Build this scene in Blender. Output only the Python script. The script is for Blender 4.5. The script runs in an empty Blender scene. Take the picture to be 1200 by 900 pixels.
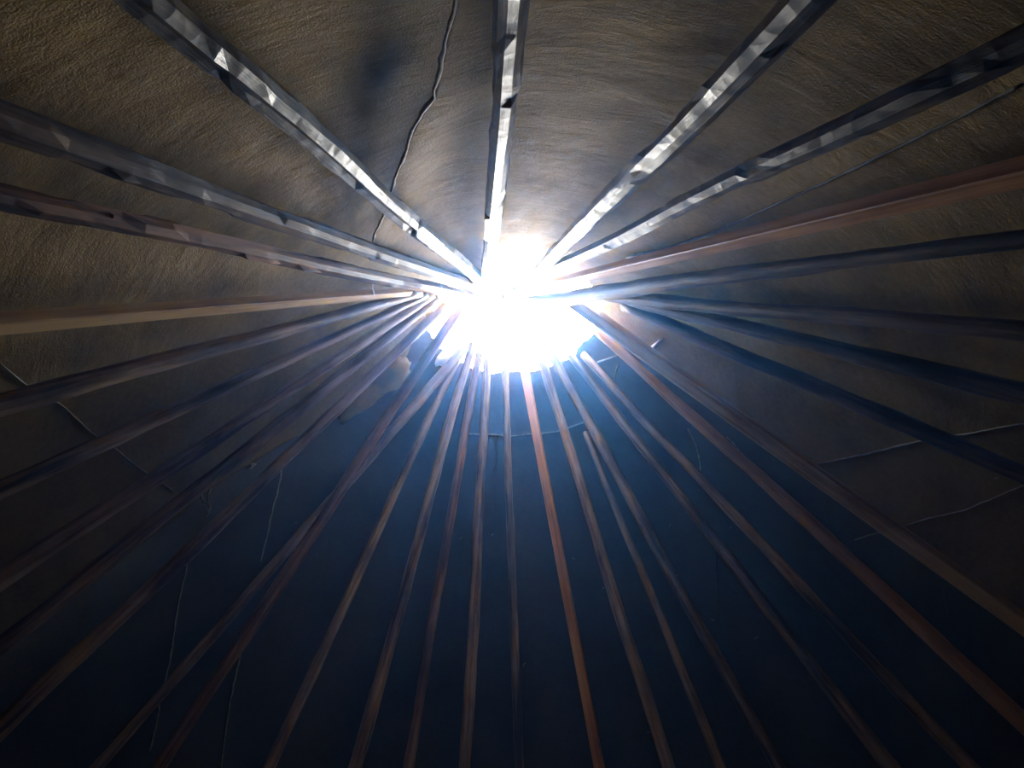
import bpy, bmesh, math, random
from mathutils import Vector, Matrix, noise
from mathutils.geometry import normal as _n

SC = bpy.context.scene
COL = SC.collection
R = math.radians

# ------------------------------------------------------------------ camera
F_PX = 900.0                       # focal length in pixels of a 1200 px wide frame
PITCH = R(60)
DROP = 3.8                         # the pole crossing stands this far above the camera
CAM_Z = 1.2
APEX_Z = CAM_Z + DROP
K = 0.65                           # slope of the tent: radius per metre of height
APX = (590, 345)                   # where the poles meet in the picture


def ray(px, py):
    cp, sp = math.cos(PITCH), math.sin(PITCH)
    return Vector((px - 600, cp * F_PX + sp * (py - 450), sp * F_PX - cp * (py - 450)))


_da = ray(*APX)
_da *= DROP / _da.z
CAM = Vector((-_da.x, -_da.y, CAM_Z))          # the tent's axis is the world's z axis
cam_data = bpy.data.cameras.new('camera')
cam_data.sensor_width = 36
cam_data.lens = F_PX * 36 / 1200
cam = bpy.data.objects.new('camera', cam_data)
cam.location = CAM
cam.rotation_euler = (R(90) + PITCH, 0, 0)
cam_data.clip_start = 0.02
COL.objects.link(cam)
SC.camera = cam

# ------------------------------------------------------------------ sky and exposure
SUN_DIR = Vector((0.0, 0.86, 0.51)).normalized()    # the bright quarter of the hazy sky
world = bpy.data.worlds.new('sky')
SC.world = world
world.use_nodes = True
wn, wl = world.node_tree.nodes, world.node_tree.links
wn.clear()
w_out = wn.new('ShaderNodeOutputWorld')
w_bg = wn.new('ShaderNodeBackground')
w_tc = wn.new('ShaderNodeTexCoord')
w_dot = wn.new('ShaderNodeVectorMath'); w_dot.operation = 'DOT_PRODUCT'
w_dot.inputs[1].default_value = SUN_DIR
w_map = wn.new('ShaderNodeMapRange')
w_map.inputs['From Min'].default_value = 0.4
w_map.inputs['From Max'].default_value = 1.0
w_map.inputs['To Min'].default_value = 0.05
w_map.inputs['To Max'].default_value = 1.0
w_map.interpolation_type = 'SMOOTHSTEP'
w_mix = wn.new('ShaderNodeMix'); w_mix.data_type = 'RGBA'
w_mix.inputs[6].default_value = (0.72, 0.84, 1.0, 1)
w_mix.inputs[7].default_value = (1.0, 0.985, 0.95, 1)
w_mul = wn.new('ShaderNodeMath'); w_mul.operation = 'MULTIPLY'
w_mul.inputs[1].default_value = 200.0
wl.new(w_tc.outputs['Generated'], w_dot.inputs[0])
wl.new(w_dot.outputs['Value'], w_map.inputs['Value'])
wl.new(w_map.outputs[0], w_mix.inputs[0])
wl.new(w_map.outputs[0], w_mul.inputs[0])
wl.new(w_mix.outputs[2], w_bg.inputs['Color'])
wl.new(w_mul.outputs[0], w_bg.inputs['Strength'])
wl.new(w_bg.outputs[0], w_out.inputs['Surface'])

SC.view_settings.view_transform = 'Standard'
SC.view_settings.look = 'None'
SC.view_settings.gamma = 1
SC.view_settings.use_curve_mapping = False
SC.view_settings.exposure = 0.0

# portal over the smoke hole: gives no light, only tells the sampler where the sky comes in
pd = bpy.data.lights.new('smoke_hole_portal', 'AREA')
pd.shape = 'RECTANGLE'; pd.size = 0.95; pd.size_y = 0.95
pd.cycles.is_portal = True
po = bpy.data.objects.new('smoke_hole_portal', pd)
po.location = (0, 0.0, APEX_Z - 0.28)
COL.objects.link(po)

# ------------------------------------------------------------------ helpers
random.seed(7)
SQ = math.sqrt(1 + K * K)
CANVAS_OFF = 0.055                 # the canvas lies this far outside the pole centres


def project(p):
    q = p - CAM
    cp, sp = math.cos(PITCH), math.sin(PITCH)
    d = q.y * cp + q.z * sp
    return 600 + F_PX * q.x / d, 450 - F_PX * (-q.y * sp + q.z * cp) / d, d


def on_cone(px, py, off=0.0):
    """first point of the tent cone (moved out by off) behind a picture point"""
    d = ray(px, py).normalized()
    ap = APEX_Z + off * SQ / K
    ox, oy, oz = CAM.x, CAM.y, ap - CAM.z
    a = d.x ** 2 + d.y ** 2 - K * K * d.z ** 2
    b = 2 * (ox * d.x + oy * d.y) + 2 * K * K * oz * d.z
    c = ox * ox + oy * oy - K * K * oz * oz
    disc = max(0.0, b * b - 4 * a * c)
    ts = [(-b + s * math.sqrt(disc)) / (2 * a) for s in (-1, 1)]
    ts = [t for t in ts if t > 0 and CAM.z + t * d.z < ap + 1e-6]
    return CAM + d * min(ts)


def phi_of(p):
    return math.atan2(p.x, p.y)


def wrap(a, ref):
    while a - ref > math.pi: a -= 2 * math.pi
    while a - ref < -math.pi: a += 2 * math.pi
    return a


def link(name, me, mat, parent=None):
    o = bpy.data.objects.new(name, me)
    if mat is not None and not me.materials:
        me.materials.append(mat)
    COL.objects.link(o)
    if parent is not None:
        o.parent = parent
    return o


def from_bm(name, bm, smooth=True):
    bmesh.ops.recalc_face_normals(bm, faces=bm.faces)
    me = bpy.data.meshes.new(name)
    bm.to_mesh(me)
    bm.free()
    if smooth:
        for p in me.polygons: p.use_smooth = True
    return me


def tag(o, label, cat, group=None):
    o['label'] = label
    o['category'] = cat
    if group: o['group'] = group
    return o


def tube(bm, pts, rad, n=6, flat=1.0):
    """closed tube along points; rad a number or list"""
    rings = []
    for i, p in enumerate(pts):
        t = (pts[min(i + 1, len(pts) - 1)] - pts[max(i - 1, 0)]).normalized()
        u = t.cross(Vector((0, 0, 1)) if abs(t.z) < .9 else Vector((1, 0, 0))).normalized()
        v = t.cross(u)
        r = rad[i] if isinstance(rad, (list, tuple)) else rad
        rings.append([bm.verts.new(p + u * math.cos(2 * math.pi * k / n) * r + v * math.sin(2 * math.pi * k / n) * r * flat) for k in range(n)])
    for a, b in zip(rings, rings[1:]):
        for k in range(n):
            bm.faces.new((a[k], a[(k + 1) % n], b[(k + 1) % n], b[k]))
    bm.faces.new(rings[0][::-1]); bm.faces.new(rings[-1])


# ------------------------------------------------------------------ materials
def nodes_of(m):
    m.use_nodes = True
    nt = m.node_tree
    return nt, nt.nodes, nt.links, nt.nodes['Principled BSDF']


def ramp(nodes, stops):
    r = nodes.new('ShaderNodeValToRGB')
    cr = r.color_ramp
    while len(cr.elements) < len(stops): cr.elements.new(0.5)
    for e, (p, c) in zip(cr.elements, stops):
        e.position = p; e.color = (*c, 1)
    return r


def wood(name, dark, mid, light, rough=0.38, streak=1.0, bump=0.35, spec=0.5, hi=0.72, chips=False):
    m = bpy.data.materials.new(name)
    nt, N, L, b = nodes_of(m)
    tc = N.new('ShaderNodeTexCoord')
    inf = N.new('ShaderNodeObjectInfo')
    add = N.new('ShaderNodeVectorMath'); add.operation = 'ADD'
    sc = N.new('ShaderNodeVectorMath'); sc.operation = 'SCALE'; sc.inputs['Scale'].default_value = 30
    cmb = N.new('ShaderNodeCombineXYZ')
    for i in range(3): L.new(inf.outputs['Random'], cmb.inputs[i])
    L.new(cmb.outputs[0], sc.inputs[0])
    mp = N.new('ShaderNodeMapping'); mp.inputs['Scale'].default_value = (38, 38, 2.6 * streak)
    L.new(tc.outputs['Object'], mp.inputs[0])
    L.new(mp.outputs[0], add.inputs[0]); L.new(sc.outputs[0], add.inputs[1])
    n1 = N.new('ShaderNodeTexNoise'); n1.inputs['Scale'].default_value = 1.0; n1.inputs['Detail'].default_value = 6; n1.inputs['Roughness'].default_value = .65
    L.new(add.outputs[0], n1.inputs['Vector'])
    mp2 = N.new('ShaderNodeMapping'); mp2.inputs['Scale'].default_value = (9, 9, 3.0)
    L.new(tc.outputs['Object'], mp2.inputs[0])
    add2 = N.new('ShaderNodeVectorMath'); add2.operation = 'ADD'
    L.new(mp2.outputs[0], add2.inputs[0]); L.new(sc.outputs[0], add2.inputs[1])
    n2 = N.new('ShaderNodeTexNoise'); n2.inputs['Scale'].default_value = 1.0; n2.inputs['Detail'].default_value = 4
    L.new(add2.outputs[0], n2.inputs['Vector'])
    mx = N.new('ShaderNodeMath'); mx.operation = 'MULTIPLY_ADD'
    L.new(n1.outputs[0], mx.inputs[0]); mx.inputs[1].default_value = .55
    m2 = N.new('ShaderNodeMath'); m2.operation = 'MULTIPLY'; m2.inputs[1].default_value = .45
    L.new(n2.outputs[0], m2.inputs[0]); L.new(m2.outputs[0], mx.inputs[2])
    rp = ramp(N, [(.41, dark), (.49, mid), (.58, light)])
    L.new(mx.outputs[0], rp.inputs[0])
    if chips:                                   # axe chips: small facets, each with its own tone and tilt
        mp3 = N.new('ShaderNodeMapping'); mp3.inputs['Scale'].default_value = (13, 13, 17)
        L.new(tc.outputs['Object'], mp3.inputs[0])
        add3 = N.new('ShaderNodeVectorMath'); add3.operation = 'ADD'
        n5 = N.new('ShaderNodeTexNoise'); n5.inputs['Scale'].default_value = 9
        L.new(tc.outputs['Object'], n5.inputs['Vector'])
        ad5 = N.new('ShaderNodeVectorMath'); ad5.operation = 'MULTIPLY_ADD'; ad5.inputs[1].default_value = (1.6, 1.6, 1.6)
        L.new(n5.outputs['Color'], ad5.inputs[0]); L.new(mp3.outputs[0], ad5.inputs[2])
        L.new(ad5.outputs[0], add3.inputs[0]); L.new(sc.outputs[0], add3.inputs[1])
        vo = N.new('ShaderNodeTexVoronoi'); vo.inputs['Scale'].default_value = 1.0
        L.new(add3.outputs[0], vo.inputs['Vector'])
        sep = N.new('ShaderNodeSeparateColor'); L.new(vo.outputs['Color'], sep.inputs[0])
        vr = N.new('ShaderNodeMapRange'); vr.inputs['To Min'].default_value = .5; vr.inputs['To Max'].default_value = 1.3
        L.new(sep.outputs[0], vr.inputs['Value'])
        vs = N.new('ShaderNodeVectorMath'); vs.operation = 'SCALE'
        L.new(rp.outputs[0], vs.inputs[0]); L.new(vr.outputs[0], vs.inputs['Scale'])
        L.new(vs.outputs[0], b.inputs['Base Color'])
    else:
        L.new(rp.outputs[0], b.inputs['Base Color'])
    rr = N.new('ShaderNodeMapRange'); rr.inputs['To Min'].default_value = rough - .1; rr.inputs['To Max'].default_value = rough + .2
    L.new(n2.outputs[0], rr.inputs['Value']); L.new(rr.outputs[0], b.inputs['Roughness'])
    b.inputs['Specular IOR Level'].default_value = spec
    bp = N.new('ShaderNodeBump'); bp.inputs['Strength'].default_value = bump; bp.inputs['Distance'].default_value = .012
    L.new(mx.outputs[0], bp.inputs['Height']); L.new(bp.outputs[0], b.inputs['Normal'])
    if chips:
        bc = N.new('ShaderNodeBump'); bc.inputs['Strength'].default_value = .17; bc.inputs['Distance'].default_value = .012
        L.new(vo.outputs['Distance'], bc.inputs['Height'])
        L.new(bc.outputs[0], bp.inputs['Normal'])
    return m


M = {
    'grey': wood('weathered_grey_wood', (.012, .010, .009), (.055, .047, .042), (.17, .14, .115), .42, .7, .5, .5, chips=True),
    'dark': wood('sooty_bark_wood', (.010, .007, .006), (.036, .024, .017), (.13, .075, .04), .6, .8, .7, .28),
    'chipped': wood('sooty_chipped_wood', (.010, .008, .007), (.042, .030, .023), (.13, .085, .05), .5, .8, .5, .35, chips=True),
    'brown': wood('brown_peeled_wood', (.06, .034, .018), (.28, .17, .09), (.52, .35, .20), .45, .6, .5, .45),
    'grimy': wood('grimy_round_wood', (.035, .022, .014), (.18, .115, .068), (.42, .28, .165), .45, .6, .5, .45),
    'red': wood('red_brown_wood', (.07, .03, .015), (.24, .115, .055), (.42, .24, .12), .45, .5, .3, .4),
    'sooty_red': wood('sooty_red_wood', (.022, .011, .008), (.085, .038, .022), (.24, .11, .05), .6, .7, .5, .25),
    'timber': wood('brown_sawn_timber', (.32, .145, .05), (.52, .26, .10), (.66, .38, .17), .5, .4, .25, .4),
    'orange': wood('orange_sawn_wood', (.42, .17, .05), (.62, .27, .08), (.75, .38, .14), .5, .4, .2, .4),
    'yellow': wood('pale_sawn_wood', (.30, .16, .05), (.48, .29, .10), (.60, .40, .17), .5, .35, .2, .4),
    'tan': wood('tan_peeled_wood', (.36, .23, .11), (.64, .45, .24), (.78, .60, .35), .5, .4, .3, .4),
    'knot': wood('knot_wood', (.02, .012, .008), (.09, .05, .025), (.24, .14, .07), .5, 8, .5, .4),
}


def canvas_mat(name, a, b_, c, bump=.5):
    m = bpy.data.materials.new(name)
    nt, N, L, b = nodes_of(m)
    tc = N.new('ShaderNodeTexCoord')
    n1 = N.new('ShaderNodeTexNoise'); n1.inputs['Scale'].default_value = 2.3; n1.inputs['Detail'].default_value = 7; n1.inputs['Roughness'].default_value = .62
    L.new(tc.outputs['Object'], n1.inputs['Vector'])
    n2 = N.new('ShaderNodeTexNoise'); n2.inputs['Scale'].default_value = 60; n2.inputs['Detail'].default_value = 3
    L.new(tc.outputs['Object'], n2.inputs['Vector'])
    ma = N.new('ShaderNodeMath'); ma.operation = 'MULTIPLY_ADD'; ma.inputs[1].default_value = .22
    L.new(n2.outputs[0], ma.inputs[0])
    mb = N.new('ShaderNodeMath'); mb.operation = 'MULTIPLY'; mb.inputs[1].default_value = .78
    L.new(n1.outputs[0], mb.inputs[0]); L.new(mb.outputs[0], ma.inputs[2])
    rp = ramp(N, [(.32, a), (.5, b_), (.7, c)])
    L.new(ma.outputs[0], rp.inputs[0]); L.new(rp.outputs[0], b.inputs['Base Color'])
    b.inputs['Roughness'].default_value = .92
    b.inputs['Specular IOR Level'].default_value = .15
    # wrinkles running round the tent, stretched along the height by the uv map
    uv = N.new('ShaderNodeUVMap'); uv.uv_map = 'uv'
    mp = N.new('ShaderNodeMapping'); mp.inputs['Scale'].default_value = (3.2, 11, 1)
    L.new(uv.outputs[0], mp.inputs[0])
    n3 = N.new('ShaderNodeTexNoise'); n3.inputs['Scale'].default_value = 1.0; n3.inputs['Detail'].default_value = 8; n3.inputs['Roughness'].default_value = .68; n3.inputs['Distortion'].default_value = .35
    L.new(mp.outputs[0], n3.inputs['Vector'])
    b1 = N.new('ShaderNodeBump'); b1.inputs['Strength'].default_value = bump; b1.inputs['Distance'].default_value = .03
    L.new(n3.outputs[0], b1.inputs['Height'])
    n4 = N.new('ShaderNodeTexNoise'); n4.inputs['Scale'].default_value = 230; n4.inputs['Detail'].default_value = 2
    L.new(tc.outputs['Object'], n4.inputs['Vector'])
    b2 = N.new('ShaderNodeBump'); b2.inputs['Strength'].default_value = .4; b2.inputs['Distance'].default_value = .004
    L.new(n4.outputs[0], b2.inputs['Height']); L.new(b1.outputs[0], b2.inputs['Normal'])
    L.new(b2.outputs[0], b.inputs['Normal'])
    return m


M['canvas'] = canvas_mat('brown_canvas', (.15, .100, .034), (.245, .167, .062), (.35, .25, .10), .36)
M['canvas_shaded'] = canvas_mat('shade_toned_canvas', (.030, .027, .022), (.048, .043, .035), (.07, .062, .05), .2)  # same canvas coloured darker: the far side's shade is painted in


def plain(name, col, rough=.8, nscale=40):
    m = bpy.data.materials.new(name)
    nt, N, L, b = nodes_of(m)
    n = N.new('ShaderNodeTexNoise'); n.inputs['Scale'].default_value = nscale
    tc = N.new('ShaderNodeTexCoord'); L.new(tc.outputs['Object'], n.inputs['Vector'])
    rp = ramp(N, [(.3, tuple(c * .6 for c in col)), (.7, tuple(min(1, c * 1.25) for c in col))])
    L.new(n.outputs[0], rp.inputs[0]); L.new(rp.outputs[0], b.inputs['Base Color'])
    b.inputs['Roughness'].default_value = rough
    return m


M['seam'] = plain('pale_seam_tape', (.27, .23, .16), .8, 30)
M['cord'] = plain('dark_cord', (.05, .045, .035), .8, 60)
M['thread'] = plain('frayed_thread', (.36, .32, .24), .9, 60)
M['rag'] = plain('white_rag', (.72, .70, .66), .9, 20)
M['earth'] = plain('trodden_earth', (.05, .038, .027), .95, 3)
M['straw'] = plain('straw', (.5, .45, .32), .8, 20)

# ------------------------------------------------------------------ the canvas
# rim of the smoke hole: heights read where the cut edge shows in the picture
RIM = []
for px, py in ((600, 434), (545, 424), (516, 398), (508, 360), (530, 335), (560, 321), (600, 317), (645, 321), (690, 333), (706, 350), (694, 375), (672, 410), (640, 428)):
    p = on_cone(px, py, CANVAS_OFF)
    RIM.append((phi_of(p), p.z))
RIM.sort()


def rim_z(ph):
    ph = wrap(ph, 0)
    ext = [(RIM[-1][0] - 2 * math.pi, RIM[-1][1])] + RIM + [(RIM[0][0] + 2 * math.pi, RIM[0][1])]
    for (a, za), (b, zb) in zip(ext, ext[1:]):
        if a <= ph <= b:
            t = (ph - a) / max(1e-6, b - a)
            t = t * t * (3 - 2 * t)
            return za + (zb - za) * t
    return RIM[0][1]


def canvas_pt(ph, z, extra=0.0):
    s = (APEX_Z - z)
    r0 = K * s
    v1 = noise.noise(Vector((ph * 3.1, z * 1.3, 4.2)))
    v2 = noise.noise(Vector((ph * 7 + .7 * z, z * 6, 1.7)))
    v3 = noise.noise(Vector((ph * 16, z * 15 + 3 * v1, 8.1)))
    d = CANVAS_OFF + .007 * v1 + .004 * v2 + .0025 * v3 + .004
    d = max(d, CANVAS_OFF - .012)
    r = r0 + (d + extra) * SQ
    return Vector((r * math.sin(ph), r * math.cos(ph), z))


def px_on_canvas(px, py, inset=0.006):
    p = on_cone(px, py, CANVAS_OFF)
    return canvas_pt(phi_of(p), p.z, -inset)


def edge_curve(pxs, off=CANVAS_OFF):
    """height -> angle of a panel edge seen in the picture"""
    q = [on_cone(x, y, off) for x, y in pxs]
    ref = phi_of(q[0])
    pts = sorted((p.z, wrap(phi_of(p), ref)) for p in q)

    def f(z):
        if z <= pts[0][0]: return pts[0][1]
        if z >= pts[-1][0]: return pts[-1][1]
        for (za, a), (zb, b) in zip(pts, pts[1:]):
            if za <= z <= zb:
                t = (z - za) / max(1e-6, zb - za)
                return a + (b - a) * t
    return f


OVERLAP = [(540, -20), (527, 40), (515, 90), (508, 122), (500, 130), (483, 165), (474, 190), (466, 212), (461, 228), (450, 262), (440, 290), (446, 305)]
LEFT_EDGE = [(497, 372), (478, 412), (462, 440), (436, 458), (400, 485), (333, 520), (300, 540), (247, 573), (207, 608), (100, 687), (0, 764)]
RIGHT_EDGE = [(705, 375), (770, 420), (1000, 588), (1200, 725)]
e_over, e_left, e_right = edge_curve(OVERLAP, CANVAS_OFF - .055), edge_curve(LEFT_EDGE), edge_curve(RIGHT_EDGE)


def panel(name, fa, fb, mat, nu, nv, extra):
    """canvas between two edge curves, floor to rim; extra(u, z, width) moves it outwards"""
    bm = bmesh.new()
    uvl = bm.loops.layers.uv.new('uv')
    grid, uvs = [], {}
    for j in range(nv + 1):
        t = j / nv
        row = []
        for i in range(nu + 1):
            u = i / nu
            zt = 4.4
            for _ in range(3):
                ph = fa(zt) + (fb(zt) - fa(zt)) * u
                zr = rim_z(ph) + .012 * noise.noise(Vector((ph * 14, 0, 3))) + .006 * noise.noise(Vector((ph * 45, 2, 3)))
                zt = zr
            z = zr * (1 - (1 - t) ** 1.35)
            ph = fa(z) + (fb(z) - fa(z)) * u
            wid = abs(fb(z) - fa(z)) * K * (APEX_Z - z)
            v = bm.verts.new(canvas_pt(ph, z, extra(u, z, wid)))
            row.append(v); uvs[v] = (ph * 1.6, z)
        grid.append(row)
    for a, b in zip(grid, grid[1:]):
        for i in range(nu):
            f = bm.faces.new((a[i], a[i + 1], b[i + 1], b[i]))
            for lp in f.loops: lp[uvl].uv = uvs[lp.vert]
    me = bpy.data.meshes.new(name)
    bm.to_mesh(me); bm.free()
    for p in me.polygons: p.use_smooth = True
    o = link(name, me, mat)
    o['kind'] = 'structure'
    # turn the normals inwards, thicken outwards
    c = me.polygons[len(me.polygons) // 2]
    if c.normal.dot(Vector((c.center.x, c.center.y, 0))) > 0:
        me.flip_normals()
    s = o.modifiers.new('thickness', 'SOLIDIFY')
    s.thickness = .005; s.offset = -1
    return o


def unwrapd(f, ref):
    return lambda z: wrap(f(z), ref)


# angles grow clockwise seen from below: -pi (behind the camera) .. -90 left .. 0 far .. 90 right
over_r = lambda z: wrap(e_over(z), -2.8)                 # about -160 deg
over_next = lambda z: over_r(z) + 2 * math.pi            # the same edge, reached from the right
left_e = lambda z: wrap(e_left(z), -.7)
right_e = lambda z: wrap(e_right(z), .9)


def ex_left(u, z, w):
    d = u * w                                            # distance from the overlap edge
    a = .02 * math.exp(-(d / .10) ** 2)                  # lies behind the overlapping panel
    b = -.035 * math.exp(-((1 - u) * w / .06) ** 2) * (.6 + noise.noise(Vector((z * 5, 0, 0))))   # frayed free edge curls in
    return a + b


def ex_right(u, z, w):
    d = (1 - u) * w
    edge = -.05 * math.exp(-(max(0, d) / .14) ** 2) * (1 + .15 * noise.noise(Vector((z * 7, 3, 0))))
    return edge


def ex_far(u, z, w):
    d1, d2 = u * w, (1 - u) * w
    return .03 * math.exp(-(d1 / .2) ** 2) + .02 * math.exp(-(d2 / .2) ** 2)


wall_left = panel('wall_left', lambda z: over_r(z) - .22, lambda z: left_e(z), M['canvas'], 170, 110, lambda u, z, w: ex_left(max(0, u - .22 / 2.3), z, w))
wall_right = panel('wall_right', right_e, over_next, M['canvas'], 260, 110, ex_right)
wall_back = panel('wall_back', lambda z: left_e(z) - .10, lambda z: right_e(z) + .08, M['canvas_shaded'], 170, 100, ex_far)
wall_left['label'] = 'brown canvas on the left, tucked behind the overlapping edge at the top'
wall_right['label'] = 'brown canvas at the top and right with a frayed overlapping edge'
wall_back['label'] = 'canvas below the smoke hole with its shade painted into the colour'

bm = bmesh.new()
bmesh.ops.create_circle(bm, cap_ends=True, segments=96, radius=9)
floor = link('floor', from_bm('floor', bm, False), M['earth'])
floor['kind'] = 'structure'
floor['label'] = 'trodden earth floor under the tent'


def seam(pxs, w, mat, parent, label=None, name='seam', inset=.003, flat=.6):
    pts = []
    for (x0, y0), (x1, y1) in zip(pxs, pxs[1:]):
        n = max(2, int(math.hypot(x1 - x0, y1 - y0) / 9))
        for k in range(n):
            t = k / n
            pts.append(px_on_canvas(x0 + (x1 - x0) * t + random.uniform(-.6, .6), y0 + (y1 - y0) * t + random.uniform(-.6, .6), inset))
    pts.append(px_on_canvas(*pxs[-1], inset))
    bm = bmesh.new()
    rad = []
    for i, p in enumerate(pts):
        d = (p - CAM).length
        rad.append(w * d / F_PX / 2 * random.uniform(.75, 1.25))
    tube(bm, pts, rad, 6)
    o = link(name, from_bm(name, bm), mat, parent)
    if label: o['label'] = label
    return o


# ------------------------------------------------------------------ poles
POLE_GROUP = 'poles leaning around the smoke hole'


def base_point(d0, d1, near):
    n = d0.cross(d1)
    # n.(P-CAM)=0 at z=0
    c = n.dot(CAM)
    rr = K * APEX_Z - .02
    A, B = n.x, n.y
    l = math.hypot(A, B)
    x0, y0 = A * c / l ** 2, B * c / l ** 2
    h = math.sqrt(max(0, rr * rr - x0 * x0 - y0 * y0))
    best = None
    for s in (-1, 1):
        p = Vector((x0 - s * B / l * h, y0 + s * A / l * h, 0))
        if best is None or abs(wrap(phi_of(p) - near, 0)) < abs(wrap(phi_of(best) - near, 0)): best = p
    return best


def section(kind, rng):
    if kind == 'square':
        out = []
        a, b = 1.0, .14
        for sx, sy in ((1, 1), (-1, 1), (-1, -1), (1, -1)):
            c = [(sx * a, sy * (a - b)), (sx * (a - b), sy * a)]
            if sx * sy < 0: c = c[::-1]
            out += c
        return [Vector((x * .86, y * .86)) for x, y in out]
    n = 9 if kind == 'hewn' else 14
    return [Vector((math.cos(2 * math.pi * k / n), math.sin(2 * math.pi * k / n))) * (1 + rng.uniform(-.05, .05)) for k in range(n)]


def pole(name, outer, inner, w0, w1, kind, mat, label, ext=0.0, pull=0.0, bow=0.0, groove=None, knots=(), turn=0.0, seed=0, push=None):
    rng = random.Random(seed * 77 + 5)
    d0, d1 = ray(*outer), ray(*inner)
    po_ = on_cone(*outer)
    I = on_cone(*inner)
    if pull: I = CAM + (I - CAM) * (1 - pull / (I - CAM).length)
    B = base_point(d0, d1, phi_of(po_))
    ax = (I - B).normalized()
    top = I + ax * ext
    L = (top - B).length
    # radii in metres from the widths in the picture
    t0 = (po_ - B).dot(ax) / L
    depth = lambda p: project(p)[2]
    r0 = w0 / 2 * depth(B + ax * (t0 * L)) / F_PX
    r1 = w1 / 2 * depth(I) / F_PX
    radial = Vector((B.x, B.y, 0)).normalized()
    yv = (radial - ax * radial.dot(ax)).normalized()      # outwards, towards the canvas
    xv = yv.cross(ax).normalized()
    mw = Matrix((xv, yv, ax)).transposed().to_4x4()
    mw.translation = B
    sec = section(kind, rng)
    n = len(sec)
    step = {'hewn': .05, 'round': .06, 'square': .16}[kind]
    nr = int(L / step)
    bm = bmesh.new()
    rings = []
    cutv = [0.0] * n
    ti = 1 - ext / L if ext else 1
    for i in range(nr + 1):
        t = i / nr
        f = (t - t0) / max(.05, ti - t0)
        f = max(-.35, min(1.15, f))
        r = max(.006, r0 + (r1 - r0) * f)
        wob = .0 if kind == 'square' else .35
        cx = wob * r * noise.noise(Vector((seed * 3.3, t * L * 1.3, 0))) + bow * math.sin(math.pi * min(1, max(0, t)))
        cy = wob * r * .6 * noise.noise(Vector((seed * 5.1, t * L * 1.5, 7))) - .010
        zz = t * L + (rng.uniform(-.3, .3) * step if 0 < i < nr and kind == 'hewn' else 0)
        ring = []
        for k, s in enumerate(sec):
            if kind == 'hewn':
                if rng.random() < .24: cutv[k] = rng.uniform(-.24, .06)
                q = 1 + cutv[k] + rng.uniform(-.025, .025)
            elif kind == 'round':
                q = 1 + .20 * noise.noise(Vector((s.x * 1.1 + seed * 9, s.y * 1.1, t * L * 5))) + .10 * noise.noise(Vector((s.x * 4 + seed, s.y * 4, t * L * 16)))
            else:
                q = 1 + .035 * noise.noise(Vector((s.x * 2 + seed, s.y * 2, t * L * 3)))
            if groove and k == groove[0] and groove[1] < t < groove[2]:
                q *= .62
            a = turn + (.25 * t if kind != 'square' else 0)
            x = (s.x * math.cos(a) - s.y * math.sin(a)) * r * q + cx
            y = (s.x * math.sin(a) + s.y * math.cos(a)) * r * q + cy
            ring.append(bm.verts.new((x, y, zz)))
        rings.append(ring)
    for a, b in zip(rings, rings[1:]):
        for k in range(n):
            bm.faces.new((a[k], a[(k + 1) % n], b[(k + 1) % n], b[k]))
    bm.faces.new(rings[0][::-1]); bm.faces.new(rings[-1])
    o = link(name, from_bm(name, bm, kind == 'round'), M[mat])
    o.matrix_world = mw
    tag(o, label, 'pole', POLE_GROUP)
    # branch stubs on the side that faces the room
    for (t, side, size) in knots:
        f = (t - t0) / max(.05, ti - t0)
        r = max(.006, r0 + (r1 - r0) * max(-.35, min(1.15, f)))
        kb = bmesh.new()
        dirv = Vector((math.sin(side), -math.cos(side), .35)).normalized()
        c = Vector((0, 0, t * L)) + Vector((math.sin(side), -math.cos(side), 0)) * r * (.80 if kind != 'square' else .72)
        cxx = (0 if kind == 'square' else .35) * r * noise.noise(Vector((seed * 3.3, t * L * 1.3, 0))) + bow * math.sin(math.pi * t)
        c.x += cxx
        pts = [c, c + dirv * size * .35, c + dirv * size * .75, c + dirv * size * .95]
        tube(kb, pts, [size * .75, size * .55, size * .38, size * .18], 7)
        link('knot', from_bm('knot', kb), M[mat], o)
    return o


def kn(seed, n, lo=.35, hi=.95, size=(.007, .012)):
    g = random.Random(seed * 13 + 1)
    return [(g.uniform(lo, hi), g.uniform(-1.1, 1.1), g.uniform(*size)) for _ in range(n)]


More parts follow.
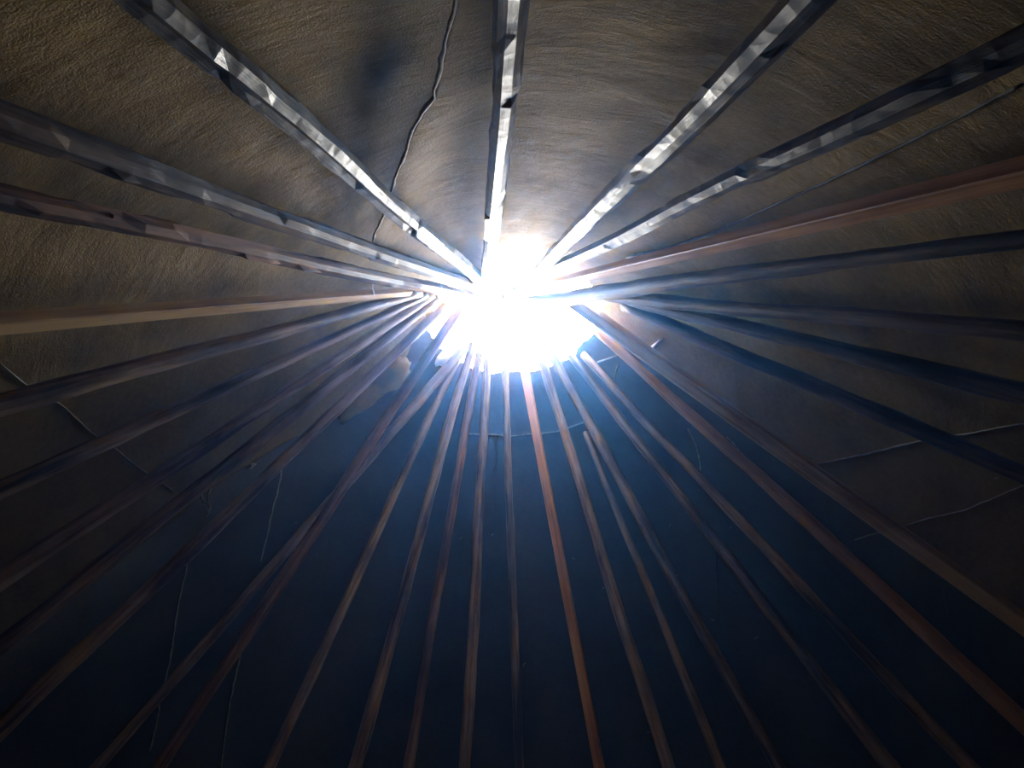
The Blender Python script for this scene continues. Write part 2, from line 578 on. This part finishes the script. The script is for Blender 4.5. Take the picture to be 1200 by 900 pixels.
S = 'square'; H = 'hewn'; O = 'round'
POLES = [
    # outer point, inner point, widths there, section, wood, label, options
    ((185, 0), (563, 328), 56, 15, H, 'grey', 'wide hewn grey pole with a long crack running to the upper left corner', dict(ext=.12, groove=(7, .45, .78), knots=kn(1, 3))),
    ((600, 0), (571, 334), 44, 15, H, 'grey', 'upright hewn silver grey pole above the smoke hole, at the top middle', dict(ext=.18, pull=.03, knots=kn(2, 3))),
    ((940, 0), (613, 334), 50, 15, H, 'grey', 'hewn pole with chipped dark facets, first to the right of the upright top pole', dict(ext=.1, knots=kn(3, 3))),
    ((1200, 46), (648, 313), 50, 14, H, 'chipped', 'dark hewn pole ending at the upper right corner above the squared timber', dict(ext=.08, knots=kn(4, 3))),
    ((1200, 196), (648, 330), 33, 10, S, 'timber', 'reddish brown squared timber pole rising to the upper right edge', dict(ext=.05, knots=kn(5, 2, size=(.008, .012)))),
    ((1200, 296), (602, 357), 22, 17, O, 'dark', 'thick black pole crossing in front of the smoke hole from the right', dict(pull=.10, bow=.05, knots=kn(6, 6))),
    ((1200, 384), (712, 345), 25, 15, O, 'dark', 'sooty pole lying almost level on the right, just below the crossing black pole', dict(knots=kn(7, 4))),
    ((1200, 456), (740, 350), 26, 13, O, 'dark', 'second sooty pole below the crossing black pole on the right', dict(knots=kn(8, 4))),
    ((1200, 553), (735, 357), 21, 15, O, 'dark', 'sooty pole with a pale lit lower edge, above the tan pole on the right', dict(knots=kn(9, 3))),
    ((1200, 728), (668, 348), 22, 17, S, 'tan', 'pale tan squared pole on the right leading up to the smoke hole', dict(knots=kn(10, 3, size=(.008, .012)), turn=.25)),
    ((1200, 842), (700, 384), 22, 11, O, 'timber', 'red brown smooth pole branching off just below the pale tan pole', dict(knots=kn(11, 3))),
    ((1140, 900), (685, 416), 17, 9, O, 'brown', 'dim brown pole ending near the lower right corner', dict(knots=kn(12, 5))),
    ((1047, 900), (671, 417), 18, 9, O, 'grimy', 'dim dark pole second from the lower right corner', dict(knots=kn(13, 4))),
    ((913, 900), (646, 412), 15, 11, O, 'grimy', 'dim mottled pole crossing over a thinner pole, right of the lower middle', dict(knots=kn(14, 6))),
    ((847, 900), (687, 507), 12, 7, O, 'grimy', 'thin faint pole whose top hides behind the mottled pole', dict(pull=-.0, knots=kn(15, 3))),
    ((784, 900), (634, 417), 15, 10, O, 'brown', 'round dark brown pole next to the right of the bright orange pole', dict(knots=kn(16, 5))),
    ((703, 900), (613, 422), 13, 11, S, 'orange', 'bright orange squared pole standing below the smoke hole', dict(knots=kn(17, 1, size=(.006, .009)))),
    ((609, 900), (591, 420), 11, 8, O, 'grimy', 'slim dark pole next to the left of the bright orange pole', dict(knots=kn(18, 5))),
    ((545, 900), (574, 372), 14, 9, O, 'brown', 'upright brown pole running up into the bright hole, at the bottom middle', dict(knots=kn(19, 6))),
    ((478, 900), (562, 408), 12, 9, O, 'red', 'thin reddish pole at the bottom, second left of the middle', dict(knots=kn(20, 5))),
    ((407, 900), (552, 404), 15, 10, O, 'brown', 'grey brown pole with a bend near its top, third left of the bottom middle', dict(bow=.03, knots=kn(21, 5))),
    ((314, 900), (536, 418), 14, 9, O, 'brown', 'knotty brown pole at the bottom with a pale scar low down', dict(knots=kn(22, 6))),
    ((184, 900), (536, 364), 15, 12, O, 'red', 'orange brown pole crossing over its neighbour at the lower left', dict(pull=.07, knots=kn(23, 5))),
    ((110, 900), (543, 408), 13, 12, O, 'grimy', 'dim grey pole crossing behind its orange brown neighbour at the lower left', dict(knots=kn(24, 4))),
    ((0, 855), (519, 358), 22, 10, O, 'brown', 'long brown pole ending in the lower left corner', dict(knots=kn(25, 5))),
    ((0, 753), (510, 350), 22, 11, O, 'grimy', 'smooth dark pole along the free edge of the left canvas', dict(knots=kn(26, 4))),
    ((0, 678), (505, 346), 24, 9, O, 'brown', 'split light brown pole with a long bright grain on the lower left', dict(groove=(10, .3, .8), knots=kn(27, 4))),
    ((0, 571), (497, 345), 22, 9, O, 'grimy', 'bark covered pole with a flaking patch, left of the smoke hole', dict(knots=kn(28, 8))),
    ((0, 473), (490, 342), 27, 10, O, 'grimy', 'sooty pole next below the yellow squared timber on the left', dict(knots=kn(29, 5))),
    ((0, 375), (478, 340), 25, 9, S, 'yellow', 'yellow squared timber pole lying almost level at the left edge', dict(knots=[(.50, -.4, .010), (.58, -.5, .011), (.66, -.4, .010), (.73, -.5, .011)])),
    ((0, 225), (548, 345), 36, 14, H, 'sooty_red', 'dark red brown pole at the left, just above the yellow timber', dict(pull=.08, ext=.22, knots=kn(31, 4))),
    ((0, 135), (556, 333), 48, 14, H, 'dark', 'wide dark hewn pole at the left, second above the yellow timber', dict(pull=.03, ext=.06, knots=kn(32, 3))),
]
pole_obs = []
for i, (a, b, w0, w1, kind, mat, label, opt) in enumerate(POLES):
    pole_obs.append(pole('squared_pole' if kind == S else 'tent_pole', a, b, w0, w1, kind, mat, label, seed=i + 1, **opt))

# ------------------------------------------------------------------ seams and small things
seam([(0, 427), (30, 450), (70, 473), (110, 508), (135, 525), (170, 553), (205, 575)], 1.6, M['seam'], wall_left)
seam([(943, 547), (1000, 535), (1080, 517), (1123, 510), (1200, 497)], 2.0, M['seam'], wall_right)
seam([(1000, 632), (1080, 610), (1133, 597), (1200, 568)], 1.2, M['seam'], wall_right)
seam([(1200, 96), (1140, 128), (1077, 160), (1020, 187), (967, 213), (900, 243), (843, 270), (790, 288), (735, 302)], 3.4, M['cord'], wall_right, 'dark sewn seam', inset=.004)
hem_pts = []
for k in range(90):
    z = 2.2 + (rim_z(math.pi) - 2.2) * k / 89
    p = canvas_pt(over_next(z), z, ex_right(1, z, 1)) 
    hem_pts.append(p + Vector((random.uniform(-.003, .003), random.uniform(-.003, .003), random.uniform(-.003, .003))))
bm = bmesh.new()
tube(bm, hem_pts, [random.uniform(.0025, .006) for _ in hem_pts], 6)
hem = link('hem', from_bm('hem', bm), M['thread'], wall_right)
hem['label'] = 'frayed pale hem'
seam([(540, 508), (573, 510), (600, 511), (650, 506), (690, 492)], 2.0, M['thread'], wall_back, 'pale stitched seam')
seam([(700, 424), (723, 417)], 2.0, M['thread'], wall_back)
seam([(718, 446), (725, 425)], 1.5, M['thread'], wall_back)
seam([(582, 513), (579, 560), (577, 600)], 3.0, M['cord'], wall_back)
for q in ([(331, 550), (320, 600), (307, 657)], [(222, 655), (208, 720), (200, 767), (175, 880)], [(284, 757), (268, 830), (260, 900)], [(838, 640), (841, 700), (842, 780)], [(1103, 690), (1130, 790), (1140, 880)]):
    seam(q, 1.4, M['cord'] if q[0][0] > 500 else M['thread'], wall_back)


def string(pxs, w, mat, parent, name, toward=.0):
    """thin cord through picture points, hanging a little in front of the canvas"""
    pts = []
    for x, y in pxs:
        p = on_cone(x, y)
        pts.append(p + (CAM - p).normalized() * toward)
    fine = []
    for a, b in zip(pts, pts[1:]):
        for k in range(4): fine.append(a.lerp(b, k / 4))
    fine.append(pts[-1])
    bm = bmesh.new()
    tube(bm, fine, [w * random.uniform(.7, 1.3) for _ in fine], 5)
    me = from_bm(name, bm)
    o = link(name, me, mat, parent)
    if parent is not None: o.matrix_parent_inverse = parent.matrix_world.inverted()
    return o


bpy.context.view_layer.update()
L14, L9, L8, L10 = pole_obs[30], pole_obs[25], pole_obs[24], pole_obs[26]
string([(437, 330), (436, 337), (439, 346)], .003, M['thread'], L14, 'hanging_string', .06)
string([(498, 366), (498, 376)], .003, M['thread'], L9, 'hanging_string', .03)
string([(519, 364), (519, 376)], .003, M['thread'], L8, 'hanging_string', .03)
string([(503, 381), (508, 383), (514, 388)], .003, M['thread'], L8, 'hanging_string', .03)
string([(231, 572), (236, 580), (238, 590), (245, 601)], .004, M['thread'], wall_left, 'loose_thread', .01)
string([(246, 571), (243, 583), (246, 595), (242, 606)], .004, M['thread'], wall_left, 'loose_thread', .01)
string([(296, 548), (290, 550), (300, 543), (293, 545)], .005, M['thread'], wall_left, 'loose_thread', .01)
string([(806, 502), (816, 522), (820, 540), (821, 552)], .003, M['thread'], wall_back, 'loose_thread')
string([(852, 512), (860, 520), (866, 527), (864, 537)], .003, M['thread'], wall_back, 'loose_thread')
seam([(764, 407), (775, 397)], 3.5, M['rag'], wall_right, name='patch', inset=.001)  # white strip painting a slot of light on the canvas


def crumple(bm, c, ax, ay, az, seed, n=26, m=14, amp=.35):
    rows = []
    for j in range(m + 1):
        th = math.pi * j / m
        row = []
        for i in range(n):
            f = 2 * math.pi * i / n
            d = Vector((math.sin(th) * math.cos(f), math.sin(th) * math.sin(f), math.cos(th)))
            q = 1 + amp * noise.noise(d * 1.6 + Vector((seed, 0, 0))) + amp * .5 * noise.noise(d * 4.5 + Vector((seed, 4, 0)))
            row.append(bm.verts.new(c + (ax * d.x + ay * d.y + az * d.z) * q))
        rows.append(row)
    for a, b in zip(rows, rows[1:]):
        for i in range(n):
            bm.faces.new((a[i], a[(i + 1) % n], b[(i + 1) % n], b[i]))
    bmesh.ops.remove_doubles(bm, verts=bm.verts, dist=1e-5)


def frame_at(px, py):
    p = on_cone(px, py, CANVAS_OFF)
    nrm = Vector((-p.x, -p.y, -K * math.hypot(p.x, p.y))).normalized()
    up = (Vector((0, 0, APEX_Z)) - p).normalized()
    return p, nrm, up, nrm.cross(up).normalized()


# canvas bunched up beside the smoke hole
bm = bmesh.new()
p, nrm, up, side = frame_at(455, 440)
crumple(bm, p + nrm * .01, side * .075, up * .13, nrm * .035, 3.3)
p2, n2, u2, s2 = frame_at(425, 468)
flap = link('canvas_flap', from_bm('canvas_flap', bm), M['canvas'], wall_left)
bm = bmesh.new()
crumple(bm, p2 + n2 * .008, s2 * .05, u2 * .15, n2 * .022, 9.1)
link('fold', from_bm('fold', bm), M['canvas'], flap)
flap['label'] = 'bunched canvas sagging at the free edge'

# pale rags tied at the rim and at the crossing
bm = bmesh.new()
p, nrm, up, side = frame_at(511, 421)
crumple(bm, p + nrm * .05, side * .028, up * .05, nrm * .022, 5.5, 14, 9)
tag(link('cloth_knot', from_bm('cloth_knot', bm), M['rag']), 'small white cloth knot at the left rim of the smoke hole', 'knot')
bm = bmesh.new()
p = on_cone(598, 337)
p = p + (CAM - p).normalized() * .06
pts = []
bmr = []
for k in range(14):
    t = k / 13
    w = .075 * (1 - .55 * t)
    c = p + Vector((.02 * math.sin(4 * t) - .02 * t, .01 * math.sin(7 * t), .06 - .17 * t))
    bmr.append([bm.verts.new(c + Vector((w * (q / 5 - .5), .012 * math.sin(q * 1.7 + 3 * t), .012 * math.cos(q * 1.3)))) for q in range(6)])
for a, b in zip(bmr, bmr[1:]):
    for q in range(5): bm.faces.new((a[q], a[q + 1], b[q + 1], b[q]))
rag = link('rag', from_bm('rag', bm), M['rag'])
sm = rag.modifiers.new('thickness', 'SOLIDIFY'); sm.thickness = .004
tag(rag, 'white rag hanging at the crossing of the poles', 'rag')

# bits of straw caught on the far canvas
bm = bmesh.new()
for x, y in ((747, 601), (787, 616), (708, 690), (712, 684), (347, 613), (836, 727), (887, 748), (858, 619), (540, 632), (614, 779), (760, 859), (478, 696), (543, 496), (577, 628), (1170, 560), (640, 560), (672, 655)):
    p = px_on_canvas(x, y, .008)
    d = Vector((random.uniform(-1, 1), random.uniform(-.4, .4), random.uniform(-1, 1))).normalized() * random.uniform(.005, .010)
    tube(bm, [p - d, p + Vector((0, 0, .002)), p + d], .0010, 4)
st = link('straw', from_bm('straw', bm), M['straw'], wall_back)
st['kind'] = 'stuff'

# ------------------------------------------------------------------ smoke haze, added to give the bloom around the hole
def haze():
    bm = bmesh.new()
    n = 48
    z0, z1 = -.01, APEX_Z - .30
    ra = K * (APEX_Z - z0) + .16
    rb = K * (APEX_Z - z1) + .16
    a = [bm.verts.new((ra * math.sin(2 * math.pi * k / n), ra * math.cos(2 * math.pi * k / n), z0)) for k in range(n)]
    b = [bm.verts.new((rb * math.sin(2 * math.pi * k / n), rb * math.cos(2 * math.pi * k / n), z1)) for k in range(n)]
    for k in range(n):
        bm.faces.new((a[k], a[(k + 1) % n], b[(k + 1) % n], b[k]))
    bm.faces.new(a[::-1]); bm.faces.new(b)
    m = bpy.data.materials.new('bloom_haze')
    m.use_nodes = True
    N, L = m.node_tree.nodes, m.node_tree.links
    N.clear()
    out = N.new('ShaderNodeOutputMaterial')
    v = N.new('ShaderNodeVolumeScatter')
    v.inputs['Color'].default_value = (.09, .40, 1.0, 1)
    v.inputs['Density'].default_value = .017
    v.inputs['Anisotropy'].default_value = .83
    L.new(v.outputs[0], out.inputs['Volume'])
    o = link('bloom_haze', from_bm('bloom_haze', bm, False), m)
    o['kind'] = 'stuff'
    return tag(o, 'thin blue smoke haze added to give the bloom around the smoke hole', 'haze')


haze()
